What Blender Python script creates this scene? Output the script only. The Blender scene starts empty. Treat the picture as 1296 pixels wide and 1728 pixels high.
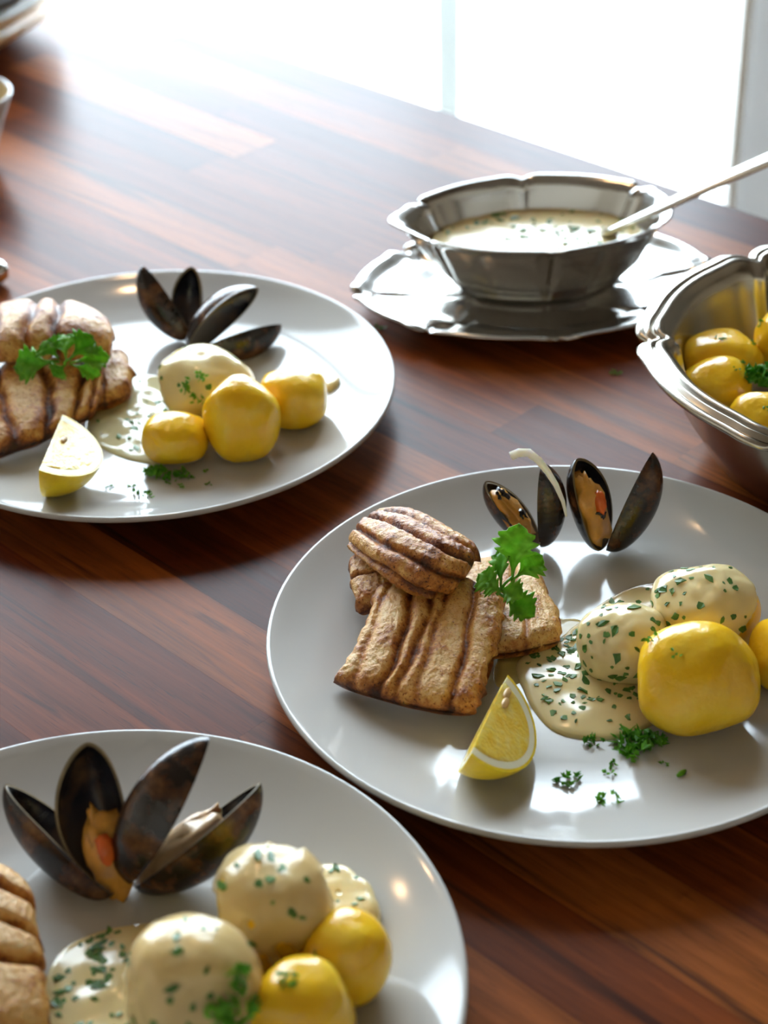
import bpy, bmesh, math, random
import numpy as np
from mathutils import Vector, Matrix, noise

random.seed(7)
rng = np.random.default_rng(7)
SC = bpy.context.scene
COL = SC.collection
PI = math.pi
TZ = 0.75                       # height of the table top above the floor

# ------------------------------------------------------------------ camera
FPX, PITCH, ROLL, CAMH = 3119.9, 0.5907, -0.0282, 0.540
_c, _s = math.cos(ROLL), math.sin(ROLL)
_X = np.array([1.0, 0, 0]); _U = np.array([0, math.sin(PITCH), math.cos(PITCH)])
CF = np.array([0, math.cos(PITCH), -math.sin(PITCH)])
CR = _c * _X + _s * _U; CU = -_s * _X + _c * _U
CPOS = np.array([0, 0, TZ + CAMH])
cam_d = bpy.data.cameras.new('camera'); cam = bpy.data.objects.new('camera', cam_d)
COL.objects.link(cam); SC.camera = cam
cam.matrix_world = Matrix(((CR[0], CU[0], -CF[0], CPOS[0]), (CR[1], CU[1], -CF[1], CPOS[1]),
                           (CR[2], CU[2], -CF[2], CPOS[2]), (0, 0, 0, 1)))
cam_d.sensor_fit = 'VERTICAL'; cam_d.sensor_height = 36.0; cam_d.lens = FPX / 1728 * 36
cam_d.clip_start = 0.02; cam_d.clip_end = 200
cam_d.dof.use_dof = True; cam_d.dof.focus_distance = 0.865; cam_d.dof.aperture_fstop = 7.6

# ------------------------------------------------------------------ world, light, exposure
W = bpy.data.worlds.new('overcast_sky'); SC.world = W; W.use_nodes = True
bg = W.node_tree.nodes['Background']
bg.inputs[0].default_value = (0.76, 0.865, 1.0, 1); bg.inputs[1].default_value = 11.5
SC.view_settings.view_transform = 'Standard'; SC.view_settings.look = 'None'
SC.view_settings.exposure = 0.62; SC.view_settings.gamma = 1.0
SC.view_settings.use_curve_mapping = False
SC.cycles.use_denoising = True
WIN = dict(x0=-1.75, x1=0.498, z0=0.04, z1=2.36, y=2.3)
pl = bpy.data.lights.new('window_portal', 'AREA'); pl.shape = 'RECTANGLE'
pl.size = WIN['x1'] - WIN['x0']; pl.size_y = WIN['z1'] - WIN['z0']; pl.cycles.is_portal = True
po = bpy.data.objects.new('window_portal', pl); COL.objects.link(po)
po.location = ((WIN['x0'] + WIN['x1']) / 2, WIN['y'] + 0.13, (WIN['z0'] + WIN['z1']) / 2)
po.rotation_euler = (-PI / 2, 0, 0)


def at(px, py, z=0.0):
    """world point at height z above the table top that the photograph shows at (px, py)"""
    d = (px - 648) / FPX * CR - (py - 864) / FPX * CU + CF
    t = (TZ + z - CPOS[2]) / d[2]
    return CPOS + d * t


def proj(p):
    q = np.asarray(p, float) - CPOS
    w = q @ CF
    return 648 + FPX * (q @ CR) / w, 864 - FPX * (q @ CU) / w, w


# ------------------------------------------------------------------ materials
def srgb(r, g, b):
    f = lambda c: (c / 255 / 12.92) if c / 255 <= 0.04045 else ((c / 255 + 0.055) / 1.055) ** 2.4
    return (f(r), f(g), f(b), 1.0)


class NT:
    def __init__(s, name):
        s.m = bpy.data.materials.new(name); s.m.use_nodes = True
        s.t = s.m.node_tree; s.b = s.t.nodes['Principled BSDF']; s.out = s.t.nodes['Material Output']

    def n(s, kind, **kw):
        nd = s.t.nodes.new(kind)
        for k, v in kw.items():
            if k.startswith('i_'):
                key = k[2:]
                key = int(key) if key.isdigit() else key.replace('_', ' ')
                nd.inputs[key].default_value = v
            else:
                setattr(nd, k, v)
        return nd

    def l(s, a, b): s.t.links.new(a, b)

    def p(s, **kw):
        for k, v in kw.items():
            s.b.inputs[k.replace('_', ' ')].default_value = v

    def ramp(s, fac, stops, interp='LINEAR'):
        r = s.n('ShaderNodeValToRGB'); r.color_ramp.interpolation = interp
        el = r.color_ramp.elements
        while len(el) < len(stops): el.new(0.5)
        for e, (pos, col) in zip(el, stops): e.position = pos; e.color = col
        s.l(fac, r.inputs[0]); return r.outputs[0]

    def mix(s, fac, a, b, blend='MIX'):
        m = s.n('ShaderNodeMix', data_type='RGBA', blend_type=blend)
        for v, sock in ((fac, m.inputs[0]), (a, m.inputs[6]), (b, m.inputs[7])):
            if hasattr(v, 'is_linked') or hasattr(v, 'links'): s.l(v, sock)
            else: sock.default_value = v
        return m.outputs[2]

    def bump(s, h, strength, dist):
        b = s.n('ShaderNodeBump'); b.inputs['Strength'].default_value = strength
        b.inputs['Distance'].default_value = dist
        s.l(h, b.inputs['Height']); s.l(b.outputs[0], s.b.inputs['Normal']); return b

    def coord(s): return s.n('ShaderNodeTexCoord').outputs['Object']

    def noise(s, vec, scale, detail=4, rough=0.5, dist=0.0):
        n = s.n('ShaderNodeTexNoise'); n.inputs['Scale'].default_value = scale
        n.inputs['Detail'].default_value = detail; n.inputs['Roughness'].default_value = rough
        n.inputs['Distortion'].default_value = dist
        s.l(vec, n.inputs['Vector']); return n.outputs[0]

    def mapping(s, vec, scale=(1, 1, 1), rot=(0, 0, 0)):
        m = s.n('ShaderNodeMapping'); m.inputs['Scale'].default_value = scale
        m.inputs['Rotation'].default_value = rot
        s.l(vec, m.inputs['Vector']); return m.outputs[0]


M = {}


def simple(name, col, rough=0.5, metal=0.0, spec=0.5, vary=0.0, vscale=40, bump=0.0, bdist=0.0005, sss=0.0, sss_r=(0.01, 0.008, 0.004), coat=0.0):
    t = NT(name); t.p(Roughness=rough, Metallic=metal)
    t.b.inputs['Specular IOR Level'].default_value = spec
    co = t.coord()
    nz = t.noise(co, vscale, 5)
    if vary > 0:
        a = tuple(max(0, c * (1 - vary)) for c in col[:3]) + (1,)
        b = tuple(min(1, c * (1 + vary)) for c in col[:3]) + (1,)
        t.l(t.ramp(nz, [(0.3, a), (0.7, b)]), t.b.inputs['Base Color'])
    else:
        t.b.inputs['Base Color'].default_value = col
    if bump > 0: t.bump(nz, bump, bdist)
    if sss > 0:
        t.b.inputs['Subsurface Weight'].default_value = sss
        t.b.inputs['Subsurface Radius'].default_value = (1.0, 0.7, 0.35)
        t.b.inputs['Subsurface Scale'].default_value = sss_r[0]
    t.b.inputs['Coat Weight'].default_value = coat
    t.b.inputs['Coat Roughness'].default_value = 0.12
    M[name] = t.m
    return t


def make_materials():
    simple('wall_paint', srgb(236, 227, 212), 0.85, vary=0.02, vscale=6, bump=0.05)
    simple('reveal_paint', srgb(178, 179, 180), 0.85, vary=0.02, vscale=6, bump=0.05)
    simple('ceiling_shade_paint', srgb(126, 112, 98), 0.9, vary=0.015, vscale=6)  # ceiling shade put into the colour, so the table mirrors it dark
    simple('frame_paint', srgb(238, 240, 240), 0.45, vary=0.01, vscale=10)
    simple('paving', srgb(214, 212, 206), 0.85, vary=0.06, vscale=5)
    simple('porcelain', srgb(190, 187, 182), 0.10, vary=0.008, vscale=8, spec=0.5)
    simple('cream_glaze', srgb(246, 218, 172), 0.25, vary=0.04, vscale=20)
    simple('slate_gap_shade', srgb(96, 98, 98), 0.35, vary=0.08, vscale=20)  # also paints the shadow in the gap between the cream plates
    simple('cup_inside', srgb(206, 184, 142), 0.25, vary=0.04, vscale=20)
    # floor boards
    t = NT('floor_oak'); co = t.coord()
    g = t.noise(t.mapping(co, (3, 40, 3)), 3, 6, 0.6)
    t.l(t.ramp(g, [(0.3, srgb(178, 150, 118)), (0.7, srgb(216, 190, 156))]), t.b.inputs['Base Color'])
    t.p(Roughness=0.5); M['floor_oak'] = t.m
    # glass
    t = NT('window_glass'); t.t.nodes.remove(t.b)
    tr = t.n('ShaderNodeBsdfTransparent'); gl = t.n('ShaderNodeBsdfGlossy'); gl.inputs['Roughness'].default_value = 0.01
    tr.inputs[0].default_value = (0.96, 0.985, 0.975, 1)
    fr = t.n('ShaderNodeFresnel'); fr.inputs[0].default_value = 1.3
    mx = t.n('ShaderNodeMixShader'); t.l(fr.outputs[0], mx.inputs[0]); t.l(tr.outputs[0], mx.inputs[1]); t.l(gl.outputs[0], mx.inputs[2])
    t.l(mx.outputs[0], t.out.inputs[0]); M['window_glass'] = t.m
    # table wood: per-stave tone, long grain, dark streaks, open pores
    t = NT('walnut_stave'); info = t.n('ShaderNodeObjectInfo'); co = t.coord()
    off = t.n('ShaderNodeVectorMath', operation='SCALE'); off.inputs[0].default_value = (13.1, 7.7, 3.3)
    t.l(info.outputs['Random'], off.inputs['Scale'])
    add = t.n('ShaderNodeVectorMath', operation='ADD'); t.l(co, add.inputs[0]); t.l(off.outputs[0], add.inputs[1])
    v = add.outputs[0]
    warp = t.noise(t.mapping(v, (5, 14, 5)), 1.0, 3)
    g1 = t.noise(t.mapping(v, (4, 70, 30)), 1.0, 5, 0.62, 0.8)
    g2 = t.noise(t.mapping(v, (7, 260, 100)), 1.0, 4, 0.65, 0.3)
    g3 = t.noise(t.mapping(v, (2.2, 38, 12)), 1.0, 4, 0.6, 1.6)
    pore = t.noise(t.mapping(v, (60, 1500, 400)), 1.0, 2, 0.5)
    base = t.ramp(info.outputs['Random'], [(0.0, srgb(76, 30, 9)), (0.15, srgb(130, 64, 20)), (0.3, srgb(94, 38, 11)), (0.45, srgb(154, 86, 34)), (0.6, srgb(104, 44, 13)), (0.75, srgb(138, 72, 25)), (0.88, srgb(86, 34, 10)), (1.0, srgb(120, 56, 18))])
    gr = t.ramp(g1, [(0.25, (0.30, 0.26, 0.24, 1)), (0.5, (0.92, 0.90, 0.87, 1)), (0.75, (1.55, 1.55, 1.5, 1))])
    c1 = t.mix(0.85, base, gr, 'MULTIPLY')
    f2 = t.ramp(g2, [(0.3, (0.62, 0.6, 0.58, 1)), (0.62, (1.15, 1.15, 1.15, 1))])
    c2 = t.mix(0.6, c1, f2, 'MULTIPLY')
    streak = t.ramp(g3, [(0.60, (0, 0, 0, 1)), (0.70, (1, 1, 1, 1))])
    c3 = t.mix(streak, c2, t.mix(0.72, c2, srgb(34, 16, 12)))
    pm = t.ramp(pore, [(0.30, (1, 1, 1, 1)), (0.38, (0, 0, 0, 1))])
    c4 = t.mix(pm, c3, t.mix(0.5, c3, srgb(26, 12, 8)))
    t.l(c4, t.b.inputs['Base Color'])
    rr = t.n('ShaderNodeMapRange'); t.l(g2, rr.inputs[0]); rr.inputs[3].default_value = 0.24; rr.inputs[4].default_value = 0.36
    t.b.inputs['Coat Weight'].default_value = 0.0; t.b.inputs['Specular IOR Level'].default_value = 0.085
    t.l(rr.outputs[0], t.b.inputs['Roughness'])
    t.bump(g2, 0.10, 0.0004)
    M['walnut_stave'] = t.m
    t = NT('walnut_frame'); co = t.coord(); g = t.noise(t.mapping(co, (3, 60, 60)), 1, 5)
    t.l(t.ramp(g, [(0.3, srgb(58, 28, 16)), (0.7, srgb(110, 62, 36))]), t.b.inputs['Base Color']); t.p(Roughness=0.4); M['walnut_frame'] = t.m
    # steel
    for nm, col, ro in (('steel', srgb(204, 202, 198), 0.16), ('brushed_steel', srgb(192, 186, 174), 0.24), ('silver', srgb(226, 224, 218), 0.22)):
        t = NT(nm); co = t.coord(); n = t.noise(co, 1800, 3)
        t.p(Metallic=1.0)
        a = tuple(c * 0.93 for c in col[:3]) + (1,)
        t.l(t.ramp(n, [(0.3, a), (0.7, col)]), t.b.inputs['Base Color'])
        r = t.n('ShaderNodeMapRange'); t.l(n, r.inputs[0]); r.inputs[3].default_value = ro * 0.75; r.inputs[4].default_value = ro * 1.25
        t.l(r.outputs[0], t.b.inputs['Roughness']); M[nm] = t.m
    # potato flesh
    t = NT('potato'); info = t.n('ShaderNodeObjectInfo'); co = t.coord()
    add = t.n('ShaderNodeVectorMath', operation='ADD'); t.l(co, add.inputs[0]); t.l(info.outputs['Random'], add.inputs[1])
    n = t.noise(add.outputs[0], 45, 4, 0.5); n2 = t.noise(add.outputs[0], 160, 3)
    c = t.ramp(n, [(0.25, srgb(238, 182, 22)), (0.5, srgb(244, 194, 32)), (0.75, srgb(246, 210, 76))])
    sp = t.noise(add.outputs[0], 75, 1, 0.3)
    spm = t.ramp(sp, [(0.845, (0, 0, 0, 1)), (0.86, (1, 1, 1, 1))])
    c = t.mix(spm, c, srgb(132, 92, 40))
    t.l(c, t.b.inputs['Base Color']); t.p(Roughness=0.2)
    t.b.inputs['Subsurface Weight'].default_value = 0.35; t.b.inputs['Subsurface Radius'].default_value = (1, 0.75, 0.25)
    t.b.inputs['Subsurface Scale'].default_value = 0.006
    n4 = t.noise(add.outputs[0], 22, 5, 0.6)
    t.bump(t.mix(0.6, n2, n4), 0.55, 0.003); M['potato'] = t.m
    # sauces
    simple('cream_sauce', srgb(228, 207, 153), 0.16, vary=0.03, vscale=60, sss=0.35, sss_r=(0.004, 0, 0), bump=0.15, bdist=0.0008)
    simple('thin_sauce', srgb(206, 196, 156), 0.08, vary=0.05, vscale=60, sss=0.2, sss_r=(0.003, 0, 0), bump=0.1, bdist=0.0005)
    t = simple('sauce_film', srgb(230, 210, 160), 0.14, vary=0.05, vscale=60, bump=0.15, bdist=0.0008)
    t.b.inputs['Alpha'].default_value = 0.62
    t = simple('butter', srgb(226, 200, 120), 0.06, vary=0.05, vscale=60)
    t.b.inputs['Alpha'].default_value = 0.55
    # herbs
    for nm, a, b in (('parsley_leaf', srgb(96, 168, 26), srgb(146, 206, 60)), ('parsley_chop', srgb(70, 150, 28), srgb(128, 196, 56)), ('fleck', srgb(56, 100, 34), srgb(96, 140, 58))):
        t = NT(nm); co = t.coord(); info = t.n('ShaderNodeObjectInfo')
        n = t.noise(co, 260, 3)
        mx = t.n('ShaderNodeMath', operation='ADD'); t.l(n, mx.inputs[0])
        sc = t.n('ShaderNodeMath', operation='MULTIPLY_ADD'); t.l(info.outputs['Random'], sc.inputs[0]); sc.inputs[1].default_value = 0.4; sc.inputs[2].default_value = -0.2
        t.l(sc.outputs[0], mx.inputs[1])
        c = t.ramp(mx.outputs[0], [(0.25, a), (0.75, b)])
        t.l(c, t.b.inputs['Base Color']); t.p(Roughness=0.38)
        tl = t.n('ShaderNodeBsdfTranslucent'); t.l(c, tl.inputs[0])
        ms = t.n('ShaderNodeMixShader'); ms.inputs[0].default_value = 0.45 if nm != 'fleck' else 0.1
        t.l(t.b.outputs[0], ms.inputs[1]); t.l(tl.outputs[0], ms.inputs[2]); t.l(ms.outputs[0], t.out.inputs[0])
        t.bump(n, 0.3, 0.0004); M[nm] = t.m
    # fried fish: pale crust on the ridges, browned in the score lines and along the edges
    t = NT('fried_fish'); co = t.coord()
    at_ = t.n('ShaderNodeAttribute'); at_.attribute_name = 'brown'
    n = t.noise(co, 110, 5, 0.6); n2 = t.noise(co, 420, 4, 0.65); n3 = t.noise(co, 1100, 3, 0.6)
    s1 = t.n('ShaderNodeMath', operation='MULTIPLY_ADD'); t.l(n, s1.inputs[0]); s1.inputs[1].default_value = 1.0; t.l(at_.outputs['Fac'], s1.inputs[2])
    s2 = t.n('ShaderNodeMath', operation='MULTIPLY_ADD'); t.l(n2, s2.inputs[0]); s2.inputs[1].default_value = 0.55; t.l(s1.outputs[0], s2.inputs[2])
    sq0 = t.n('ShaderNodeMath', operation='MULTIPLY_ADD'); n5 = t.noise(co, 900, 2, 0.5); sp5 = t.ramp(n5, [(0.60, (0, 0, 0, 1)), (0.72, (1, 1, 1, 1))]); t.l(sp5, sq0.inputs[0]); sq0.inputs[1].default_value = 0.42; sq = t.n('ShaderNodeMath', operation='MULTIPLY'); t.l(s2.outputs[0], sq0.inputs[2]); t.l(sq0.outputs[0], sq.inputs[0]); sq.inputs[1].default_value = 0.55
    c = t.ramp(sq.outputs[0], [(0.24, srgb(234, 194, 126)), (0.40, srgb(218, 164, 86)), (0.52, srgb(184, 114, 44)), (0.64, srgb(122, 62, 20)), (0.80, srgb(60, 26, 8))])
    t.l(c, t.b.inputs['Base Color'])
    r = t.n('ShaderNodeMapRange'); t.l(n2, r.inputs[0]); r.inputs[3].default_value = 0.22; r.inputs[4].default_value = 0.55
    t.l(r.outputs[0], t.b.inputs['Roughness'])
    h = t.n('ShaderNodeMath', operation='MULTIPLY_ADD'); t.l(n3, h.inputs[0]); h.inputs[1].default_value = 0.5; t.l(n2, h.inputs[2])
    t.bump(h.outputs[0], 0.9, 0.0011)
    t.b.inputs['Subsurface Weight'].default_value = 0.12; t.b.inputs['Subsurface Scale'].default_value = 0.003
    M['fried_fish'] = t.m
    # mussels
    t = NT('mussel_outer'); co = t.coord()
    n = t.noise(co, 70, 4, 0.6); n2 = t.noise(t.mapping(co, (1, 1, 1)), 500, 3)
    uvn = t.n('ShaderNodeAttribute'); uvn.attribute_name = 'growth'
    wv = t.n('ShaderNodeMath', operation='SINE'); ml = t.n('ShaderNodeMath', operation='MULTIPLY_ADD'); t.l(uvn.outputs['Fac'], ml.inputs[0]); ml.inputs[1].default_value = 90; t.l(n, ml.inputs[2]); t.l(ml.outputs[0], wv.inputs[0])
    c = t.ramp(n, [(0.3, srgb(14, 15, 20)), (0.46, srgb(34, 25, 20)), (0.58, srgb(80, 48, 26)), (0.76, srgb(120, 88, 56))])
    gs = t.ramp(wv.outputs[0], [(0.0, (0.85, 0.85, 0.85, 1)), (1.0, (1.15, 1.15, 1.15, 1))])
    c = t.mix(0.6, c, gs, 'MULTIPLY')
    c = t.mix(t.ramp(n2, [(0.72, (0, 0, 0, 1)), (0.78, (1, 1, 1, 1))]), c, srgb(150, 140, 128))
    t.l(c, t.b.inputs['Base Color']); t.p(Roughness=0.22)
    t.bump(wv.outputs[0], 0.06, 0.0004); M['mussel_outer'] = t.m
    t = NT('mussel_inner'); co = t.coord(); n = t.noise(co, 60, 3)
    uvn = t.n('ShaderNodeAttribute'); uvn.attribute_name = 'growth'
    c = t.ramp(uvn.outputs['Fac'], [(0.0, srgb(120, 112, 104)), (0.45, srgb(70, 64, 66)), (0.7, srgb(26, 28, 40)), (1.0, srgb(12, 14, 22))])
    c = t.mix(t.ramp(n, [(0.45, (0, 0, 0, 1)), (0.7, (0.6, 0.6, 0.6, 1))]), c, srgb(110, 82, 50))
    t.l(c, t.b.inputs['Base Color']); t.p(Roughness=0.2); M['mussel_inner'] = t.m
    simple('mussel_meat', srgb(206, 146, 62), 0.22, vary=0.35, vscale=90, sss=0.25, sss_r=(0.003, 0, 0), bump=0.6, bdist=0.0015)
    simple('mussel_meat_pale', srgb(196, 160, 118), 0.25, vary=0.2, vscale=90, sss=0.25, sss_r=(0.003, 0, 0), bump=0.6, bdist=0.0015)
    simple('mussel_rim', srgb(118, 100, 68), 0.4, vary=0.2, vscale=150)
    simple('mussel_frill', srgb(24, 18, 18), 0.15, vary=0.5, vscale=200, bump=0.6, bdist=0.001)
    simple('mussel_orange', srgb(214, 98, 34), 0.25, vary=0.15, vscale=100, sss=0.2, sss_r=(0.002, 0, 0))
    simple('onion', srgb(242, 242, 238), 0.25, vary=0.05, vscale=150, sss=0.3, sss_r=(0.002, 0, 0))
    # lemon
    t = simple('lemon_rind', srgb(240, 206, 40), 0.32, vary=0.06, vscale=300, bump=0.5, bdist=0.0008, sss=0.2, sss_r=(0.003, 0, 0))
    simple('lemon_pith', srgb(240, 234, 206), 0.4, vary=0.03, vscale=120, sss=0.4, sss_r=(0.004, 0, 0), bump=0.2)
    t = NT('lemon_flesh'); co = t.coord(); n = t.noise(t.mapping(co, (1, 1, 1)), 130, 3, 0.5, 1.0); n2 = t.noise(co, 480, 2)
    t.l(t.ramp(n, [(0.3, srgb(244, 198, 66)), (0.55, srgb(250, 214, 96)), (0.75, srgb(252, 226, 140))]), t.b.inputs['Base Color'])
    t.p(Roughness=0.12); t.b.inputs['Subsurface Weight'].default_value = 0.5; t.b.inputs['Subsurface Radius'].default_value = (1, 0.7, 0.2); t.b.inputs['Subsurface Scale'].default_value = 0.008
    t.bump(n2, 0.5, 0.0012); M['lemon_flesh'] = t.m
    simple('lemon_seed', srgb(216, 176, 118), 0.25, vary=0.1, vscale=200)
    t = NT('lamp_glow'); t.t.nodes.remove(t.b); e = t.n('ShaderNodeEmission'); e.inputs[0].default_value = (1, 0.62, 0.32, 1); e.inputs[1].default_value = 120
    t.l(e.outputs[0], t.out.inputs[0]); M['lamp_glow'] = t.m


make_materials()

# ------------------------------------------------------------------ object helpers
WL = {}


def _link(o, parent, wl):
    COL.objects.link(o)
    wl = np.asarray(wl, float)
    if parent is not None:
        o.parent = parent; o.location = Vector(wl - WL[parent.name])
    else:
        o.location = Vector(wl)
    WL[o.name] = wl
    return o


def tag(o, label, cat=None, group=None, kind=None):
    o['label'] = label
    if cat: o['category'] = cat
    if group: o['group'] = group
    if kind: o['kind'] = kind
    return o


def thing(name, label, cat, loc, group=None):
    o = bpy.data.objects.new(name, None); o.empty_display_size = 0.02
    _link(o, None, loc)
    return tag(o, label, cat, group)


def mesh(name, verts, faces, mats, parent=None, smooth=True, attrs=None, midx=None, origin=None):
    """verts in world coordinates; the origin goes to the base of the mesh"""
    v = np.asarray(verts, float)
    if origin is None:
        origin = np.array([(v[:, 0].min() + v[:, 0].max()) / 2, (v[:, 1].min() + v[:, 1].max()) / 2, v[:, 2].min()])
    me = bpy.data.meshes.new(name)
    me.from_pydata((v - origin).tolist(), [], [tuple(int(i) for i in f) for f in faces])
    for m in (mats if isinstance(mats, (list, tuple)) else [mats]): me.materials.append(M[m])
    if midx is not None: me.polygons.foreach_set('material_index', np.asarray(midx, np.int32))
    me.polygons.foreach_set('use_smooth', np.full(len(me.polygons), smooth))
    if attrs:
        for k, a in attrs.items():
            at_ = me.attributes.new(k, 'FLOAT', 'POINT'); at_.data.foreach_set('value', np.asarray(a, np.float32))
    me.update()
    o = bpy.data.objects.new(name, me)
    return _link(o, parent, origin)


def box_data(x0, x1, y0, y1, z0, z1):
    v = [(x, y, z) for z in (z0, z1) for y in (y0, y1) for x in (x0, x1)]
    f = [(0, 2, 3, 1), (4, 5, 7, 6), (0, 1, 5, 4), (2, 6, 7, 3), (0, 4, 6, 2), (1, 3, 7, 5)]
    return v, f


def join(parts):
    V, F = [], []
    for v, f in parts:
        n = len(V); V += [tuple(p) for p in v]; F += [tuple(i + n for i in q) for q in f]
    return V, F


def box(name, b, mat, parent=None, bevel=0.0):
    v, f = box_data(*b)
    o = mesh(name, v, f, mat, parent, smooth=False)
    if bevel:
        m = o.modifiers.new('b', 'BEVEL'); m.width = bevel; m.segments = 2
    return o


def grid_faces(nu, nv, wrap_u=False, off=0, flip=False):
    F = []
    for j in range(nv - 1):
        for i in range(nu if wrap_u else nu - 1):
            a = j * nu + i; b = j * nu + (i + 1) % nu; c = (j + 1) * nu + (i + 1) % nu; d = (j + 1) * nu + i
            F.append((a + off, d + off, c + off, b + off) if flip else (a + off, b + off, c + off, d + off))
    return F


def nz(p, scale, seed=0.0):
    return noise.noise(Vector((p[0] * scale + seed * 7.3, p[1] * scale - seed * 3.1, p[2] * scale + seed * 1.7)))


def sstep(a, b, x):
    t = np.clip((x - a) / (b - a), 0, 1); return t * t * (3 - 2 * t)


# ------------------------------------------------------------------ the room
RX0, RX1, RY0, RY1, RH = -2.6, 2.2, -2.3, WIN['y'], 2.6
def structure(o, label=None):
    o['kind'] = 'structure'
    if label: o['label'] = label
    return o
structure(box('floor', (RX0, RX1, RY0, RY1, -0.1, 0), 'floor_oak'), 'pale oak floor under the table')
structure(box('ceiling', (RX0 - .15, RX1 + .15, RY0 - .15, RY1 + .2, RH, RH + 0.1), 'ceiling_shade_paint'), 'plain ceiling of the room, coloured dark as if in shade')
structure(box('wall_left', (RX0 - .15, RX0, RY0, RY1, -0.1, RH), 'wall_paint'), 'plain white side wall of the room')
structure(box('wall_right', (RX1, RX1 + .15, RY0, RY1, -0.1, RH), 'wall_paint'), 'plain white side wall opposite')
structure(box('wall_front', (RX0 - .15, RX1 + .15, RY0 - .15, RY0, -0.1, RH), 'wall_paint'), 'plain white wall behind the viewer')
y0, y1 = RY1, RY1 + 0.2
SPL, YI = 0.16, RY1 - 0.36          # the wall is thick and its window reveal splays towards the room
def prism(poly, z0, z1):
    n = len(poly); V = [(x, y, z0) for x, y in poly] + [(x, y, z1) for x, y in poly]
    return V, [tuple(range(n - 1, -1, -1)), tuple(range(n, 2 * n))] + [(k, (k + 1) % n, n + (k + 1) % n, n + k) for k in range(n)]
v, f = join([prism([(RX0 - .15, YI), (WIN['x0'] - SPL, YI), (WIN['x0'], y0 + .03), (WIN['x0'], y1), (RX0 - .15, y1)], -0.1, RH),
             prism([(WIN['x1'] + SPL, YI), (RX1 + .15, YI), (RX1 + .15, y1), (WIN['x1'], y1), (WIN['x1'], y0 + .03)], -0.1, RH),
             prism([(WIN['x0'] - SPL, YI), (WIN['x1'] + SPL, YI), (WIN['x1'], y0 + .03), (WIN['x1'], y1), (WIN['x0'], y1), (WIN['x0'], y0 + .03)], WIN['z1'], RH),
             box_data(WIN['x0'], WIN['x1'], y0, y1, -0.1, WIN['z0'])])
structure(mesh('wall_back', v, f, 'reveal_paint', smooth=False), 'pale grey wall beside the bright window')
win = bpy.data.objects.new('window_1', None); _link(win, None, (0, y0 + .1, WIN['z0']))
structure(win, 'tall blown-out white window with a slim pale mullion')
fw = 0.035
mull = [-0.56, -1.16]
v, f = join([box_data(WIN['x0'], WIN['x0'] + fw, y0 + .06, y0 + .12, WIN['z0'], WIN['z1']), box_data(WIN['x1'] - 0.012, WIN['x1'], y0 + .06, y0 + .12, WIN['z0'], WIN['z1']),
             box_data(WIN['x0'], WIN['x1'], y0 + .06, y0 + .12, WIN['z1'] - fw, WIN['z1']), box_data(WIN['x0'], WIN['x1'], y0 + .06, y0 + .12, WIN['z0'], WIN['z0'] + fw)])
mesh('window_frame', v, f, 'frame_paint', win, smooth=False)
for x in mull: box('mullion', (x - .016, x + .016, y0 + .06, y0 + .12, WIN['z0'] + fw, WIN['z1'] - fw), 'frame_paint', win)
xs = [WIN['x1']] + mull + [WIN['x0']]
for a, b in zip(xs[:-1], xs[1:]):
    box('pane', (b + .016, a - .013, y0 + .088, y0 + .092, WIN['z0'] + fw, WIN['z1'] - fw), 'window_glass', win)
structure(box('ground', (-25, 25, RY1 + .2, 45, -0.16, -0.06), 'paving'), 'pale paving outside the window')

o = box('window_post', (0.088, 0.120, RY1 + .0985, RY1 + .128, WIN['z0'], WIN['z1']), 'frame_paint', win)

# ceiling spotlights: warm lamps the plates and steel mirror as small orange glints
def spotlight(x, y, label):
    t = thing('ceiling_spotlight', label, 'lamp', (x, y, RH - .03), 'warm spotlights on the ceiling')
    ns = 20
    prof = [(0.03, RH), (0.045, RH - .004), (0.045, RH - .03), (0.036, RH - .03), (0.034, RH - .012), (0.0005, RH - .012)]
    V = [(x + r * math.cos(2 * PI * k / ns), y + r * math.sin(2 * PI * k / ns), z) for r, z in prof for k in range(ns)]
    mesh('housing', V, grid_faces(ns, len(prof), True), 'frame_paint', t)
    V = [(x + .032 * math.cos(2 * PI * k / ns), y + .032 * math.sin(2 * PI * k / ns), RH - .016 - dz) for dz in (0, .004) for k in range(ns)]
    F = grid_faces(ns, 2, True) + [tuple(range(ns)), tuple(range(2 * ns - 1, ns - 1, -1))]
    mesh('bulb', V, F, 'lamp_glow', t, smooth=False)
spotlight(-0.20, 1.60, 'warm ceiling spotlight over the far end of the table')
spotlight(-1.40, 1.80, 'warm ceiling spotlight near the side wall')

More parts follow.
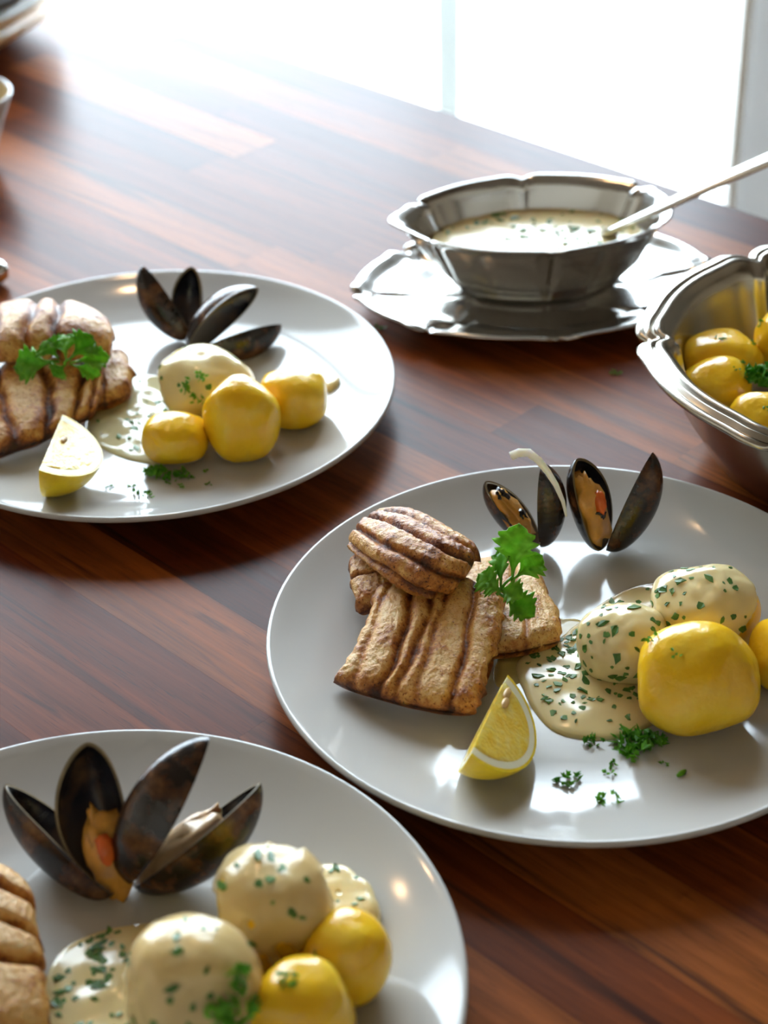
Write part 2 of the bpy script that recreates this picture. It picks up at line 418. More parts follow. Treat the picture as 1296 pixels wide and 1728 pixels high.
# ------------------------------------------------------------------ the table: staves laid at 45 degrees to the view
S2 = math.sqrt(0.5)
def tb(u, n): return np.array([S2 * (u + n), S2 * (n - u)])     # u along the staves, n across
table = thing('dining_table', 'dark reddish-brown wooden table made of glued staves', 'table', (*tb(-0.9, 0.5), 0))
SW = 0.0417
def stave(u0, u1, n0, n1):
    L, Wd, th, c = (u1 - u0), (n1 - n0), 0.032, 0.00003
    hx, hy = L / 2, Wd / 2
    V = [(sx * hx, sy * hy, -th) for sy in (-1, 1) for sx in (-1, 1)] + [(sx * hx, sy * hy, -c) for sy in (-1, 1) for sx in (-1, 1)] + \
        [(sx * (hx - c), sy * (hy - c), 0) for sy in (-1, 1) for sx in (-1, 1)]
    q = lambda a: [(a, a + 1, a + 5, a + 4), (a + 2, a + 6, a + 7, a + 3), (a, a + 4, a + 6, a + 2), (a + 1, a + 3, a + 7, a + 5)]
    F = [(0, 2, 3, 1), (8, 9, 11, 10)] + q(0) + q(4)
    me = bpy.data.meshes.new('stave'); me.from_pydata(V, [], F); me.materials.append(M['walnut_stave']); me.update()
    o = bpy.data.objects.new('stave', me); _link(o, table, (*tb((u0 + u1) / 2, (n0 + n1) / 2), TZ)); o.rotation_euler = (0, 0, -PI / 4)
UA, UB = -1.95, 0.12
rs = random.Random(11)
for k in range(24):
    n1 = 1.0 - k * SW; n0 = n1 - SW
    u = UA
    Ln = rs.uniform(0.15, 0.5)
    while u < UB - 1e-6:
        e = min(UB, u + Ln)
        if UB - e < 0.12: e = UB
        stave(u, e, n0, n1); u = e; Ln = rs.uniform(0.28, 0.55)
for un in ((UA + .12, 0.1), (UA + .12, 0.9), (UB - .12, 0.1), (UB - .12, 0.9)):
    c = tb(*un); v, f = box_data(-.035, .035, -.035, .035, 0, TZ - .032)
    o = mesh('leg', np.array(v) + [c[0], c[1], 0], f, 'walnut_frame', table, smooth=False)
for a, b in (((UA + .12, 0.1), (UB - .12, 0.1)), ((UA + .12, 0.9), (UB - .12, 0.9)), ((UA + .12, 0.1), (UA + .12, 0.9)), ((UB - .12, 0.1), (UB - .12, 0.9))):
    A, B = tb(*a), tb(*b); d = (B - A) / np.linalg.norm(B - A); p = np.array([-d[1], d[0]]) * .011
    A = A + d * .036; B = B - d * .036
    V = [(*q, z) for z in (TZ - .12, TZ - .0325) for q in (A - p, B - p, B + p, A + p)]
    mesh('apron', V, [(3, 2, 1, 0), (4, 5, 6, 7), (0, 1, 5, 4), (1, 2, 6, 5), (2, 3, 7, 6), (3, 0, 4, 7)], 'walnut_frame', table, smooth=False)


# ------------------------------------------------------------------ plates
def lathe(prof, n, cx, cy, z0):
    V = [(cx + r * math.cos(2 * PI * k / n), cy + r * math.sin(2 * PI * k / n), z0 + z) for r, z in prof for k in range(n)]
    F = grid_faces(n, len(prof), True, flip=True)
    return V, F

PR, WELL, PZ = 0.14, 0.088, 0.0065
def plate_h(r):
    r = np.asarray(r, float)
    t = np.clip((r - WELL) / (PR - .002 - WELL), 0, 1)
    return PZ + 0.0150 * t ** 1.7

def plate(c, label):
    prof = [(1e-4, plate_h(0))] + [(r, float(plate_h(r))) for r in np.concatenate([np.linspace(.02, WELL, 6), np.linspace(WELL + .004, PR - .002, 14)])]
    zt = prof[-1][1]
    prof += [(PR - .001, zt + .0003), (PR - .0002, zt - .0003), (PR, zt - .0013), (PR - .0003, zt - .0024), (PR - .0015, zt - .0034)]
    for r in np.linspace(PR - .006, .086, 12): prof.append((r, max(0.0028, float(plate_h(r)) - .0042)))
    prof += [(.084, .0022), (.083, .0), (.080, .0), (.079, .0022), (1e-4, .0024)]
    V, F = lathe(prof, 128, c[0], c[1], TZ)
    o = mesh('dinner_plate', V, F, 'porcelain', origin=np.array([c[0], c[1], TZ]))
    return tag(o, label, 'plate', 'white dinner plates')

CA, CB, CC = np.array([.0843, .673]), np.array([-.1314, .9136]), np.array([-.1139, .4712])
plate(CA, 'round white dinner plate in sharp focus in front of the steel potato bowl')
plate(CB, 'round white dinner plate beside the sauce boat, farthest of the three')
plate(CC, 'round white dinner plate in the front corner, cut off by the frame')
def pz(c): return lambda p: float(plate_h(np.hypot(p[0] - c[0], p[1] - c[1])))


def on(px, py, c, extra=0.0):
    """point on a plate surface shown at (px, py)"""
    z = PZ
    for _ in range(6):
        p = at(px, py, z + extra); z = pz(c)(p)
    return at(px, py, z + extra)


# ------------------------------------------------------------------ herbs: shared meshes
def fleck_mesh(seed):
    r = random.Random(seed); n = r.choice((6, 7, 8)); V = []
    el = r.uniform(1.0, 2.1)
    for k in range(n):
        a = 2 * PI * k / n + r.uniform(-.25, .25); q = r.choice((r.uniform(.85, 1.2), r.uniform(.45, .8))) * .00105
        V.append((q * math.cos(a) * el, q * math.sin(a), r.uniform(-.0001, .0003)))
    V2 = [(x, y, z - .00035) for x, y, z in V]
    F = [tuple(range(n)), tuple(range(2 * n - 1, n - 1, -1))] + [(k, k + n, (k + 1) % n + n, (k + 1) % n) for k in range(n)]
    me = bpy.data.meshes.new('herb_fleck'); me.from_pydata(V + V2, [], F); me.materials.append(M['fleck']); me.update(); return me
FL = [fleck_mesh(k) for k in range(9)]

def basis(nrm, spin):
    nrm = Vector(nrm).normalized()
    t = nrm.orthogonal().normalized(); b = nrm.cross(t)
    ex = t * math.cos(spin) + b * math.sin(spin); ey = nrm.cross(ex)
    return Matrix((ex, ey, nrm)).transposed()

def fleck(parent, p, nrm, size=1.0, name='herb_fleck'):
    o = bpy.data.objects.new(name, random.choice(FL)); _link(o, parent, p)
    R = basis(nrm, random.uniform(0, 2 * PI)); o.rotation_euler = R.to_euler(); o.scale = (size,) * 3
    return o

def clump_data(seed, n, size, flat=0.55):
    """curly parsley: small toothed leaflets curling every way"""
    r = random.Random(seed); V, F = [], []
    for k in range(n):
        a = r.uniform(0, 2 * PI); q = math.sqrt(r.random()) * size * .72
        cx, cy, cz = q * math.cos(a) * 1.15, q * math.sin(a) * .85, r.uniform(.12, 1) * size * flat * (1 - .55 * (q / size) ** 2)
        nrm = Vector((r.uniform(-1, 1), r.uniform(-1, 1), r.uniform(-.2, 1.2)))
        R = basis(nrm, r.uniform(0, 2 * PI)); s = size * r.uniform(.28, .45) if n > 3 else size * .7
        i0 = len(V); base = Vector((-.5 * s, 0, 0))
        teeth = 7; curl = r.uniform(-1.2, 1.2)
        pts = [base]
        for j in range(teeth):
            th = (j / (teeth - 1) - .5) * 2.3; rad = s * (1.0 if j % 2 == 0 else .68)
            x, y = rad * math.cos(th) - .5 * s, rad * math.sin(th)
            pts.append(Vector((x, y, curl * (x + .5 * s) ** 2 / s * .6 + abs(y) * .35 * (1 if k % 2 else -1))))
        for p in pts:
            w = R @ p; V.append((cx + w.x, cy + w.y, max(.0002, cz + w.z)))
        for j in range(teeth - 1): F.append((i0, i0 + 1 + j, i0 + 2 + j))
    return V, F

def parsley_bit(p, size, n, label, group='chopped parsley scattered on the plates', seed=0, parent=None, name='parsley_bit', nrm=None):
    size *= 1.3; V, F = clump_data(seed, n, size)
    V = np.array(V)
    if nrm is not None:
        R = np.array(basis(nrm, seed)); V = V @ R.T
    else:
        V[:, 2] -= V[:, 2].min()
    o = mesh(name, V + np.asarray(p), F, 'parsley_chop', parent, smooth=False, origin=np.asarray(p, float))
    m = o.modifiers.new('thick', 'SOLIDIFY'); m.thickness = .0003
    if label: tag(o, label, 'parsley', group)
    return o

def leaf(parent, B, T, up, width, droop=.12, fold=.25):
    B, T = np.asarray(B), np.asarray(T); ex = T - B; L = np.linalg.norm(ex); ex = ex / L
    up = np.asarray(up, float); ey = np.cross(up, ex); ey /= np.linalg.norm(ey); ez = np.cross(ex, ey)
    half = [(0, .02), (.14, .04), (.27, .08), (.38, .17), (.47, .33), (.50, .36), (.53, .25), (.60, .36), (.67, .43), (.70, .28), (.76, .33), (.82, .33), (.85, .19), (.91, .16), (.95, .09), (1.0, .004)]
    V, nn = [], 7
    for s, w in half:
        for j in range(nn):
            q = (j / (nn - 1)) * 2 - 1
            y = q * w * 2 * width * .5
            x = s * L - (abs(q) ** 1.5) * .10 * L * (1 - s) * (0 if s in (0, 1.0) else 1) * -1
            z = fold * abs(y) - droop * L * (s ** 2) + .04 * width * math.sin(9 * s + 5 * q)
            V.append(B + ex * x + ey * y + ez * z)
    o = mesh('leaf', V, grid_faces(nn, len(half)), 'parsley_leaf', parent)
    m = o.modifiers.new('thick', 'SOLIDIFY'); m.thickness = .0004
    return o

def tube(pts, rad, ns=8):
    pts = [Vector(p) for p in pts]; V = []
    for i, p in enumerate(pts):
        d = (pts[min(i + 1, len(pts) - 1)] - pts[max(i - 1, 0)]).normalized()
        a = d.orthogonal().normalized() if i == 0 else (a - d * a.dot(d)).normalized()
        b = d.cross(a); r = rad[i] if hasattr(rad, '__len__') else rad
        V += [tuple(p + (a * math.cos(2 * PI * k / ns) + b * math.sin(2 * PI * k / ns)) * r) for k in range(ns)]
    F = grid_faces(ns, len(pts), True) + [tuple(range(ns - 1, -1, -1)), tuple(range(len(V) - ns, len(V)))]
    return V, F


# ------------------------------------------------------------------ potatoes
def ico(sub):
    bm = bmesh.new(); bmesh.ops.create_icosphere(bm, subdivisions=sub, radius=1)
    bm.verts.ensure_lookup_table(); V = np.array([v.co for v in bm.verts]); F = [tuple(v.index for v in f.verts) for f in bm.faces]; bm.free(); return V, F
ICO5, ICO5F = ico(5)
ICO3, ICO3F = ico(3)

def potato(label, bbox, zf, group, seed, yk=.95, coat=None, facets=6, zc=None, flecks=0, sink=.0015, bits=(), boxy=2.35, cmat='cream_sauce'):
    """bbox: the pixels the potato covers in the photograph; zf: height of what it rests on"""
    x0, x1, y0, y1 = bbox; mx, my = (x0 + x1) / 2, (y0 + y1) / 2
    z = .03
    for _ in range(8):
        c = at(mx, my, z); d = proj(c)[2]; k = FPX / d
        hx = (x1 - x0) / 2 / k; hh = (y1 - y0) / 2 / k
        v = c - CPOS; se = -v[2] / np.linalg.norm(v); ce = math.sqrt(1 - se * se)
        by = hx * yk
        cz = math.sqrt(max((hh ** 2 - (by * se) ** 2), (.55 * hh) ** 2)) / ce
        cz = min(cz, hx * 1.25)
        z = (zf(c) if callable(zf) else zf) + cz - sink if zc is None else zc
    r = random.Random(seed)
    D = ICO5
    p = boxy
    rad = (np.abs(D[:, 0]) ** p + np.abs(D[:, 1]) ** p + np.abs(D[:, 2]) ** p) ** (-1 / p)
    for k in range(facets):
        n = Vector((r.uniform(-1, 1), r.uniform(-1, 1), r.uniform(-.6, .9))).normalized(); h = r.uniform(.91, .98)
        dn = D @ np.array(n); lim = np.where(dn > .05, h / np.maximum(dn, .05), 9)
        rad = -np.log(np.exp(-rad * 14) + np.exp(-lim * 14)) / 14
    low = np.array([nz(d, 1.3, seed) for d in D]); mid = np.array([nz(d, 4.0, seed + 5) for d in D])
    rad = rad * (1 + .06 * low + .010 * mid)
    P = D * rad[:, None]
    ext = (P.max(0) - P.min(0)) / 2; mid_ = (P.max(0) + P.min(0)) / 2
    S = np.array([hx, by, cz])
    P = (P - mid_) / ext * S + c
    t = thing('boiled_potato', label, 'potato', (c[0], c[1], P[:, 2].min()), group)
    fl = mesh('flesh', P, ICO5F, 'potato', t)
    me = fl.data
    N = np.empty(len(P) * 3); me.vertices.foreach_get('normal', N); N = N.reshape(-1, 3)
    if coat is not None:
        cd, thr, wob = coat
        cd = np.array(cd, float); cd /= np.linalg.norm(cd)
        wb = np.array([nz(d, 2.2, seed + 9) for d in D])
        m = sstep(thr - .05, thr + .05, D @ cd + wob * wb)
        th = -.0008 + m * (.0021 + .0004 * mid)
        # a thicker bead along the running edge
        e = m * (1 - sstep(thr + .05, thr + .22, D @ cd + wob * wb))
        Q = P + N * (th + .0007 * e)[:, None]
        ct = mesh('sauce_coat', Q, ICO5F, cmat, t)
        ok = [i for i in range(len(D)) if m[i] > .95 and N[i] @ (CPOS - P[i]) > 0.05]
        r.shuffle(ok)
        done = []
        for i in ok:
            if len(done) >= flecks: break
            if all(np.linalg.norm(Q[i] - Q[j]) > .0032 for j in done):
                done.append(i); fleck(ct, Q[i] + N[i] * .0001, N[i], r.uniform(.6, 2.0))
    host = t
    for (px, py, sz, nn, lab) in bits:
        # find the front point of the potato shown at this pixel
        pj = np.array([proj(q)[:2] for q in P[::2]]); dd = np.hypot(pj[:, 0] - px, pj[:, 1] - py); Nv = N[::2]; Pv = P[::2]
        fr = np.array([Nv[i] @ (CPOS - Pv[i]) for i in range(len(Pv))]) > 0
        i = int(np.argmin(np.where(fr, dd, 1e9)))
        parsley_bit(Pv[i] + Nv[i] * .0022 if coat is not None else Pv[i] - Nv[i] * .0002, sz, nn, lab, 'parsley scraps stuck on potatoes', seed=int(px), nrm=tuple(Nv[i]))
    return c, S


# ------------------------------------------------------------------ sauces
def pool(name, outline, c, T, mat, label=None, cat='sauce', parent=None, group=None, flecks=0, seed=0, bump=.0006, edge=4, fl_size=(.6, 1.9)):
    """a puddle on a plate: outline in pixels of the photograph, thickness T"""
    pts = np.array([on(px, py, c)[:2] for px, py in outline])
    cen = pts.mean(0); n = 96
    ang = np.unwrap(np.arctan2(pts[:, 1] - cen[1], pts[:, 0] - cen[0])); rad = np.hypot(*(pts - cen).T)
    o = np.argsort(ang % (2 * PI)); a_ = (ang % (2 * PI))[o]; r_ = rad[o]
    A = np.linspace(0, 2 * PI, n, endpoint=False)
    aa = np.concatenate([a_ - 2 * PI, a_, a_ + 2 * PI]); rr = np.concatenate([r_] * 3)
    Rb = np.interp(A, aa, rr)
    for _ in range(3): Rb = .5 * Rb + .25 * (np.roll(Rb, 1) + np.roll(Rb, -1))
    rings = np.concatenate([np.linspace(.03, .85, 14), np.linspace(.88, 1, 9)])
    V, zt = [], pz(c)
    for s in rings:
        for k in range(n):
            x, y = cen[0] + Rb[k] * s * math.cos(A[k]), cen[1] + Rb[k] * s * math.sin(A[k])
            h = T * (1 - s ** 9) ** .5 * (1 - .25 * s * s)
            h += bump * noise.noise(Vector((x * 90, y * 90, seed))) * (1 - s ** edge)
            V.append((x, y, TZ + zt((x, y)) + h + .0001))
    i = len(V); V.append((cen[0], cen[1], TZ + zt(cen) + T))
    F = grid_faces(n, len(rings), True) + [(i, (k + 1) % n, k)[::-1] for k in range(n)]
    m0 = len(V)
    for k in range(n):
        x, y = cen[0] + Rb[k] * 1.0 * math.cos(A[k]), cen[1] + Rb[k] * math.sin(A[k])
        V.append((x, y, TZ + zt((x, y)) + .00002))
    b = (len(rings) - 1) * n
    F += [(b + k, b + (k + 1) % n, m0 + (k + 1) % n, m0 + k) for k in range(n)] + [tuple(m0 + k for k in range(n))[::-1]]
    ob = mesh(name, V, F, mat, parent)
    if label: tag(ob, label, cat, group)
    r = random.Random(seed + 3)
    for _ in range(flecks):
        k = r.randrange(n); s = math.sqrt(r.random()) * .9
        x, y = cen[0] + Rb[k] * s * math.cos(A[k]), cen[1] + Rb[k] * s * math.sin(A[k])
        h = T * (1 - s ** 9) ** .5 * (1 - .25 * s * s) + bump * noise.noise(Vector((x * 90, y * 90, seed))) * (1 - s ** edge)
        fleck(ob, (x, y, TZ + zt((x, y)) + h + .0003), (r.uniform(-.25, .25), r.uniform(-.25, .25), 1), r.uniform(*fl_size))
    return ob


# ------------------------------------------------------------------ fried fish
def bspl(P, t):
    """Catmull-Rom through the rows of P at t in 0..1"""
    n = len(P) - 1; x = np.clip(t, 0, 1) * n; i = min(int(x), n - 1); f = x - i
    g = lambda k: P[k] if 0 <= k <= n else (2 * P[0] - P[1] if k < 0 else 2 * P[n] - P[n - 1])
    p0, p1, p2, p3 = g(i - 1), g(i), g(i + 1), g(i + 2)
    return .5 * (2 * p1 + (p2 - p0) * f + (2 * p0 - 5 * p1 + 4 * p2 - p3) * f * f + (3 * p1 - p0 - 3 * p2 + p3) * f ** 3)

def fillet(label, net, T, grooves=(), seed=0, amp=.0022, nu=100, nv=80, rough=.0010, crust=.5, group='pieces of fried fish', along='v', zfloor=None, brownb=0.0):
    G = np.array([[at(px, py, z) for px, py, z in row] for row in net])     # rows: v, columns: u
    us = .5 - .5 * np.cos(np.linspace(0, PI, nu)); us = .55 * us + .45 * np.linspace(0, 1, nu)
    vs = .5 - .5 * np.cos(np.linspace(0, PI, nv)); vs = .55 * vs + .45 * np.linspace(0, 1, nv)
    rows = np.array([[bspl(row, u) for u in us] for row in G])
    S = np.array([[bspl(rows[:, i], v) for i in range(nu)] for v in vs])     # nv, nu, 3
    du = np.gradient(S, axis=1); dv = np.gradient(S, axis=0)
    N = np.cross(du, dv); N /= np.linalg.norm(N, axis=2)[..., None] + 1e-12
    if N[nv // 2, nu // 2, 2] < 0: N = -N
    UU, VV = np.meshgrid(us, vs)
    e = ((1 - np.abs(2 * UU - 1) ** 9) * (1 - np.abs(2 * VV - 1) ** 9)).clip(0, 1) ** .5
    W_ = UU if along == 'v' else VV; Lw = VV if along == 'v' else UU
    gr = np.zeros_like(UU)
    for k, (g, wgt) in enumerate(grooves):
        gx = g + .018 * np.sin(Lw * 5 + k * 1.7 + seed) + .008 * np.sin(Lw * 17 + k)
        gr = np.maximum(gr, wgt * np.exp(-((W_ - gx) / .030) ** 2))
    n1 = np.zeros_like(UU); n2 = np.zeros_like(UU); n3 = np.zeros_like(UU)
    for j in range(nv):
        for i in range(nu):
            p = S[j, i]
            n1[j, i] = nz(p, 75, seed); n2[j, i] = nz(p, 240, seed + 2); n3[j, i] = nz(p, 620, seed + 4)
    top = S + N * (T / 2 * e - amp * 1.5 * gr * e + (rough * .6 * n1 + rough * .42 * n2 + rough * .5 * n3) * (.3 + .7 * e))[..., None]
    bot = S - N * (T / 2 * e - rough * n1)[..., None]
    lat = (rough * 2.6 * n2 + rough * 2.6 * n1) * (1 - e)                      # ragged edge
    top += (du / (np.linalg.norm(du, axis=2)[..., None] + 1e-12)) * (lat * np.sign(UU - .5))[..., None]
    V = np.concatenate([top.reshape(-1, 3), bot.reshape(-1, 3)])
    if zfloor is not None:
        V[:, 2] = np.maximum(V[:, 2], TZ + zfloor)
    F = grid_faces(nu, nv, flip=True) + grid_faces(nu, nv, off=nu * nv)
    o = nu * nv
    ring = [j * nu for j in range(nv)] + [(nv - 1) * nu + i for i in range(1, nu)] + [j * nu + nu - 1 for j in range(nv - 2, -1, -1)] + [i for i in range(nu - 2, 0, -1)]
    for a, b in zip(ring, ring[1:] + ring[:1]): F.append((a, b, b + o, a + o))
    edge = 1 - e
    br = .42 * gr + crust * edge ** 1.1 + .26 * n1 + .16 * n2 - .02 + brownb
    att = np.concatenate([br.ravel(), br.ravel() + .15])
    ob = mesh('fish_fillet', V, F, 'fried_fish', attrs={'brown': att})
    return tag(ob, label, 'fish', group)


# ------------------------------------------------------------------ mussels
def valve(parent, B, T, Nf, wr=.46, dr=.20, side=1):
    B, T = np.asarray(B, float), np.asarray(T, float); ex = T - B; L = np.linalg.norm(ex); ex /= L
    N = np.asarray(Nf, float); N = N - ex * (N @ ex); N /= np.linalg.norm(N); ey = np.cross(N, ex)
    ss = (1 - np.cos(np.linspace(0, PI, 30))) / 2; qs = np.sin(np.linspace(-PI / 2, PI / 2, 21))
    wv = lambda s: wr * .5 * L * (s ** .40) * max(0, 1 - s ** 2.2) ** .62 * 1.52 + .0004
    dv = lambda s: dr * L * (s ** .42) * max(0, 1 - s ** 2.2) ** .7 * 1.7
    def surf(th):
        V, g = [], []
        for s in ss:
            w = max(wv(s) - th, .0001); d = max(dv(s) - th, .00005)
            for q in qs:
                y = q * w + side * .07 * L * math.sin(PI * min(1, s * 1.0)) * 1.0
                zz = -d * max(0, (1 - q * q)) ** .62 - .05 * L * (s - .45) ** 2
                x = s * (L - (th if s > .5 else -th * 0))
                V.append(B + ex * x + ey * y + N * zz); g.append(s)
        return V, g
    V1, g1 = surf(0); V2, g2 = surf(.0011)
    nq, nS = len(qs), len(ss); o = nq * nS
    F1 = grid_faces(nq, nS); F2 = grid_faces(nq, nS, off=o, flip=True); F3 = []
    ring = [j * nq for j in range(nS)] + [(nS - 1) * nq + i for i in range(1, nq)] + [j * nq + nq - 1 for j in range(nS - 2, -1, -1)] + [i for i in range(nq - 2, 0, -1)]
    for a, b in zip(ring, ring[1:] + ring[:1]): F3.append((a, a + o, b + o, b))
    ob = mesh('valve', V1 + V2, F1 + F2 + F3, ['mussel_outer', 'mussel_inner', 'mussel_rim'], parent, attrs={'growth': g1 + g2}, midx=[0] * len(F1) + [1] * len(F2) + [2] * len(F3))
    return ob, ex, N, ey, L

def blob(name, mat, parent, c, axes, R, seed, amp=.22):
    D = ICO3 if len(ICO3) else None
    rad = np.array([1 + amp * nz(d, 2.2, seed) + amp * .6 * nz(d, 5, seed + 3) for d in D])
    P = (D * rad[:, None] * R) @ np.array(axes) + np.asarray(c)
    return mesh(name, P, ICO3F, mat, parent)

def mussel(label, group, base, tips, norms, meat=None, seed=0, wr=(.46, .46), side=(1, -1), dr=(.25, .25), gap=.0006):
    B = np.asarray(base)
    t = thing('mussel', label, 'mussel', B, group)
    info = []
    for k in range(2):
        n = np.asarray(norms[k], float); n /= np.linalg.norm(n)
        info.append(valve(t, B - n * gap + np.array([0, 0, .001]), tips[k], n, wr[k], dr[k], side[k]))
    if meat:
        host, mat, frac, size, extra = meat
        _, ex, N, ey, L = info[host]
        c = B + ex * L * frac + N * (-.02 * L)
        ax = [ex, ey, N]
        blob('meat', mat, t, c, ax, np.array([.32, .16, .11]) * L * size, seed, .35)
        blob('meat', mat, t, c + ex * .08 * L + ey * .05 * L + N * .02 * L, ax, np.array([.26, .06, .09]) * L * size, seed + 4, .4)
        if 'frill' in extra: blob('frill', 'mussel_frill', t, c + ex * .22 * L * size + N * .05 * L, ax, np.array([.10, .09, .06]) * L * size, seed + 8, .5)
        if 'frill2' in extra: blob('frill', 'mussel_frill', t, c - ex * .05 * L + N * .09 * L, ax, np.array([.07, .06, .05]) * L * size, seed + 9, .5)
        if 'orange' in extra: blob('foot', 'mussel_orange', t, c + N * .12 * L + ex * .06 * L, ax, np.array([.11, .06, .06]) * L * size, seed + 11, .3)
    return t


# ------------------------------------------------------------------ lemon wedges
def lemon(label, P0, P1, Q, ang, pc, rot=0.0, flip=1, seeds=()):
    """core edge P0-P1, Q: farthest rind point of the cut face turned to the viewer, ang: angle of the wedge"""
    P0, P1, Q = map(lambda v: np.asarray(v, float), (P0, P1, Q))
    a = np.linalg.norm(P1 - P0) / 2; ax = (P1 - P0) / (2 * a); Mc = (P0 + P1) / 2
    D1 = (Q - Mc) - ax * ((Q - Mc) @ ax); b = np.linalg.norm(D1); D1 /= b; D2 = np.cross(ax, D1) * flip
    dirv = lambda s: D1 * math.cos(s) + D2 * math.sin(s)
    xs = np.sin(np.linspace(-PI / 2, PI / 2, 41)); prof = np.maximum(0, 1 - xs ** 2) ** .56
    ps = np.linspace(0, ang, 25)
    V = [Mc + ax * a * x + dirv(p) * b * pr for x, pr in zip(xs, prof) for p in ps]
    zmin = min(v[2] for v in V)
    lift = max(pz(pc)(v) + TZ - v[2] for v in V) - .0002        # let the rind rest on the plate
    V = [v + np.array([0, 0, lift]) for v in V]; Mc = Mc + np.array([0, 0, lift]); P0 = P0 + np.array([0, 0, lift]); P1 = P1 + np.array([0, 0, lift]); zmin += lift
    t = thing('lemon_wedge', label, 'lemon', (Mc[0], Mc[1], zmin))
    F = grid_faces(25, 41); n0 = len(V)
    tf, tp = .955, .85
    lv = lambda k, s: [Mc + ax * a * x * (1 - (1 - k) * (1.25)) + dirv(s) * b * pr * k for x, pr in zip(xs, prof)]
    for s in (0, ang):
        i0 = len(V); V += [Mc + ax * a * x + dirv(s) * b * pr for x, pr in zip(xs, prof)]; V += lv(tf, s)
        F += [(i0 + k, i0 + k + 1, i0 + 41 + k + 1, i0 + 41 + k) for k in range(40)]
    mesh('rind', V, F, 'lemon_rind', t)
    V, F = [], []
    for s in (0, ang):
        i0 = len(V); V += lv(tf, s); V += lv(tp, s)
        F += [(i0 + k, i0 + k + 1, i0 + 41 + k + 1, i0 + 41 + k) for k in range(40)]
    # the white core where the two cut faces meet
    i0 = len(V); V += [P0 + (P1 - P0) * k for k in (0.0, .09)] 
    mesh('pith', V, F, 'lemon_pith', t, smooth=False)
    for s, sg in ((0, -1), (ang, 1)):
        nf = np.cross(ax, dirv(s)) * flip * sg
        V = []; ks = [tp, .8, .65, .5, .35, .2, .08, 0.0]
        for kk in ks:
            row = [Mc + ax * a * x * (1 - (1 - tp) * 1.25) + dirv(s) * b * pr * kk for x, pr in zip(xs, prof)]
            for x, p in zip(xs, row):
                hgt = .0008 * (1 - (kk / tp) ** 6) * (0.4 + 0.6 * noise.noise(Vector(p * 160))) * (1 if kk > 0 else 0)
                V.append(p + nf * hgt * sstep(1, .9, abs(x)))
        mesh('flesh', V, grid_faces(41, len(ks)), 'lemon_flesh', t)
    for (fx, fr) in seeds:
        nf = np.cross(ax, D1) * flip * -1
        blob('seed', 'lemon_seed', t, Mc + ax * a * fx + D1 * b * fr + nf * .0006, [ax, D1, nf], np.array([.0042, .0017, .0011]), fx, .1)
    return zmin


# ================================================================== PLATE A (in focus)
gA = 'boiled potatoes on the plate by the steel bowl'
za = pz(CA)
fillet('flat scored piece of fried fish in front, next to the sharp lemon wedge',
       [[(640, 992, .025), (708, 980, .028), (778, 980, .029), (852, 1000, .026)],
        [(618, 1055, .023), (690, 1048, .026), (765, 1050, .025), (845, 1066, .022)],
        [(590, 1112, .018), (668, 1115, .021), (748, 1126, .020), (826, 1140, .018)],
        [(562, 1152, .0145), (640, 1178, .015), (722, 1196, .015), (800, 1206, .0145)]],
       .015, [(.13, .5), (.335, 1), (.46, .75), (.57, .45), (.79, 1)], 3, amp=.0024, zfloor=PZ + .0002, nu=130, nv=110, crust=.42, brownb=-.07)
fillet('thick rolled piece of fried fish lying on top of the flat scored piece',
       [[(640, 880, 0.022), (690, 874, 0.034), (752, 902, 0.038), (802, 936, 0.036)],
        [(616, 890, 0.031), (672, 902, 0.043), (735, 935, 0.044), (796, 958, 0.038)],
        [(602, 902, 0.032), (654, 930, 0.043), (710, 964, 0.043), (772, 982, 0.035)],
        [(596, 918, 0.026), (646, 952, 0.034), (694, 986, 0.034), (748, 998, 0.028)]],
       .016, [(.20, .7), (.38, 1), (.62, .9), (.80, .7)], 9, amp=.0026, along='u', rough=.0013, nu=120, nv=90, crust=.25, brownb=.12)
fillet('small curled flap of fried fish tucked under the rolled piece',
       [[(597, 948, .019), (630, 940, .022), (672, 955, .023)], [(596, 985, .018), (630, 980, .022), (676, 985, .023)], [(606, 1036, .0150), (636, 1025, .018), (680, 1020, .020)]],
       .013, [(.5, .8)], 14, along='u', rough=.0013, nu=60, nv=50, crust=.45)
fillet('pale piece of fried fish under the parsley sprig touching the sauce',
       [[(742, 962, .0145), (850, 946, .0145), (905, 962, .0145)], [(745, 1005, .0145), (855, 1002, .0145), (925, 1008, .0145)],
        [(760, 1052, .0145), (868, 1050, .0145), (946, 1045, .0145)], [(770, 1108, .0140), (870, 1100, .0140), (944, 1082, .0140)]],
       .0145, [(.6, .7)], 21, along='v', zfloor=PZ + .0002, rough=.0009, crust=.2, brownb=-.08)

# sauce, butter, potatoes
pool('butter_puddle', [(835, 1128), (850, 1090), (880, 1062), (930, 1046), (985, 1046), (975, 1090), (930, 1120), (880, 1150), (840, 1165)], CA, .0010, 'butter', 'thin yellow butter puddle between fish and cream sauce', seed=4)
pool('cream_sauce', [(868, 1120), (905, 1098), (950, 1078), (985, 1050), (1035, 1010), (1075, 988), (1130, 985), (1190, 1040), (1210, 1130), (1130, 1200), (1085, 1232), (1040, 1248), (985, 1249), (935, 1238), (905, 1205), (885, 1165)],
     CA, .0042, 'cream_sauce', 'cream herb sauce pooled between the lemon and the sharp potatoes', flecks=190, seed=5, bump=.0012)
potato('large plain yellow potato at the front of its plate, in focus', (1075, 1284, 1048, 1238), za, gA, 3, yk=.9, facets=7, bits=((1100, 1084, .0035, 5, 'darker parsley scrap at the upper edge of the large sharp potato'), (1142, 1104, .003, 4, 'light parsley scrap on the middle of the large sharp potato')), boxy=2.2)
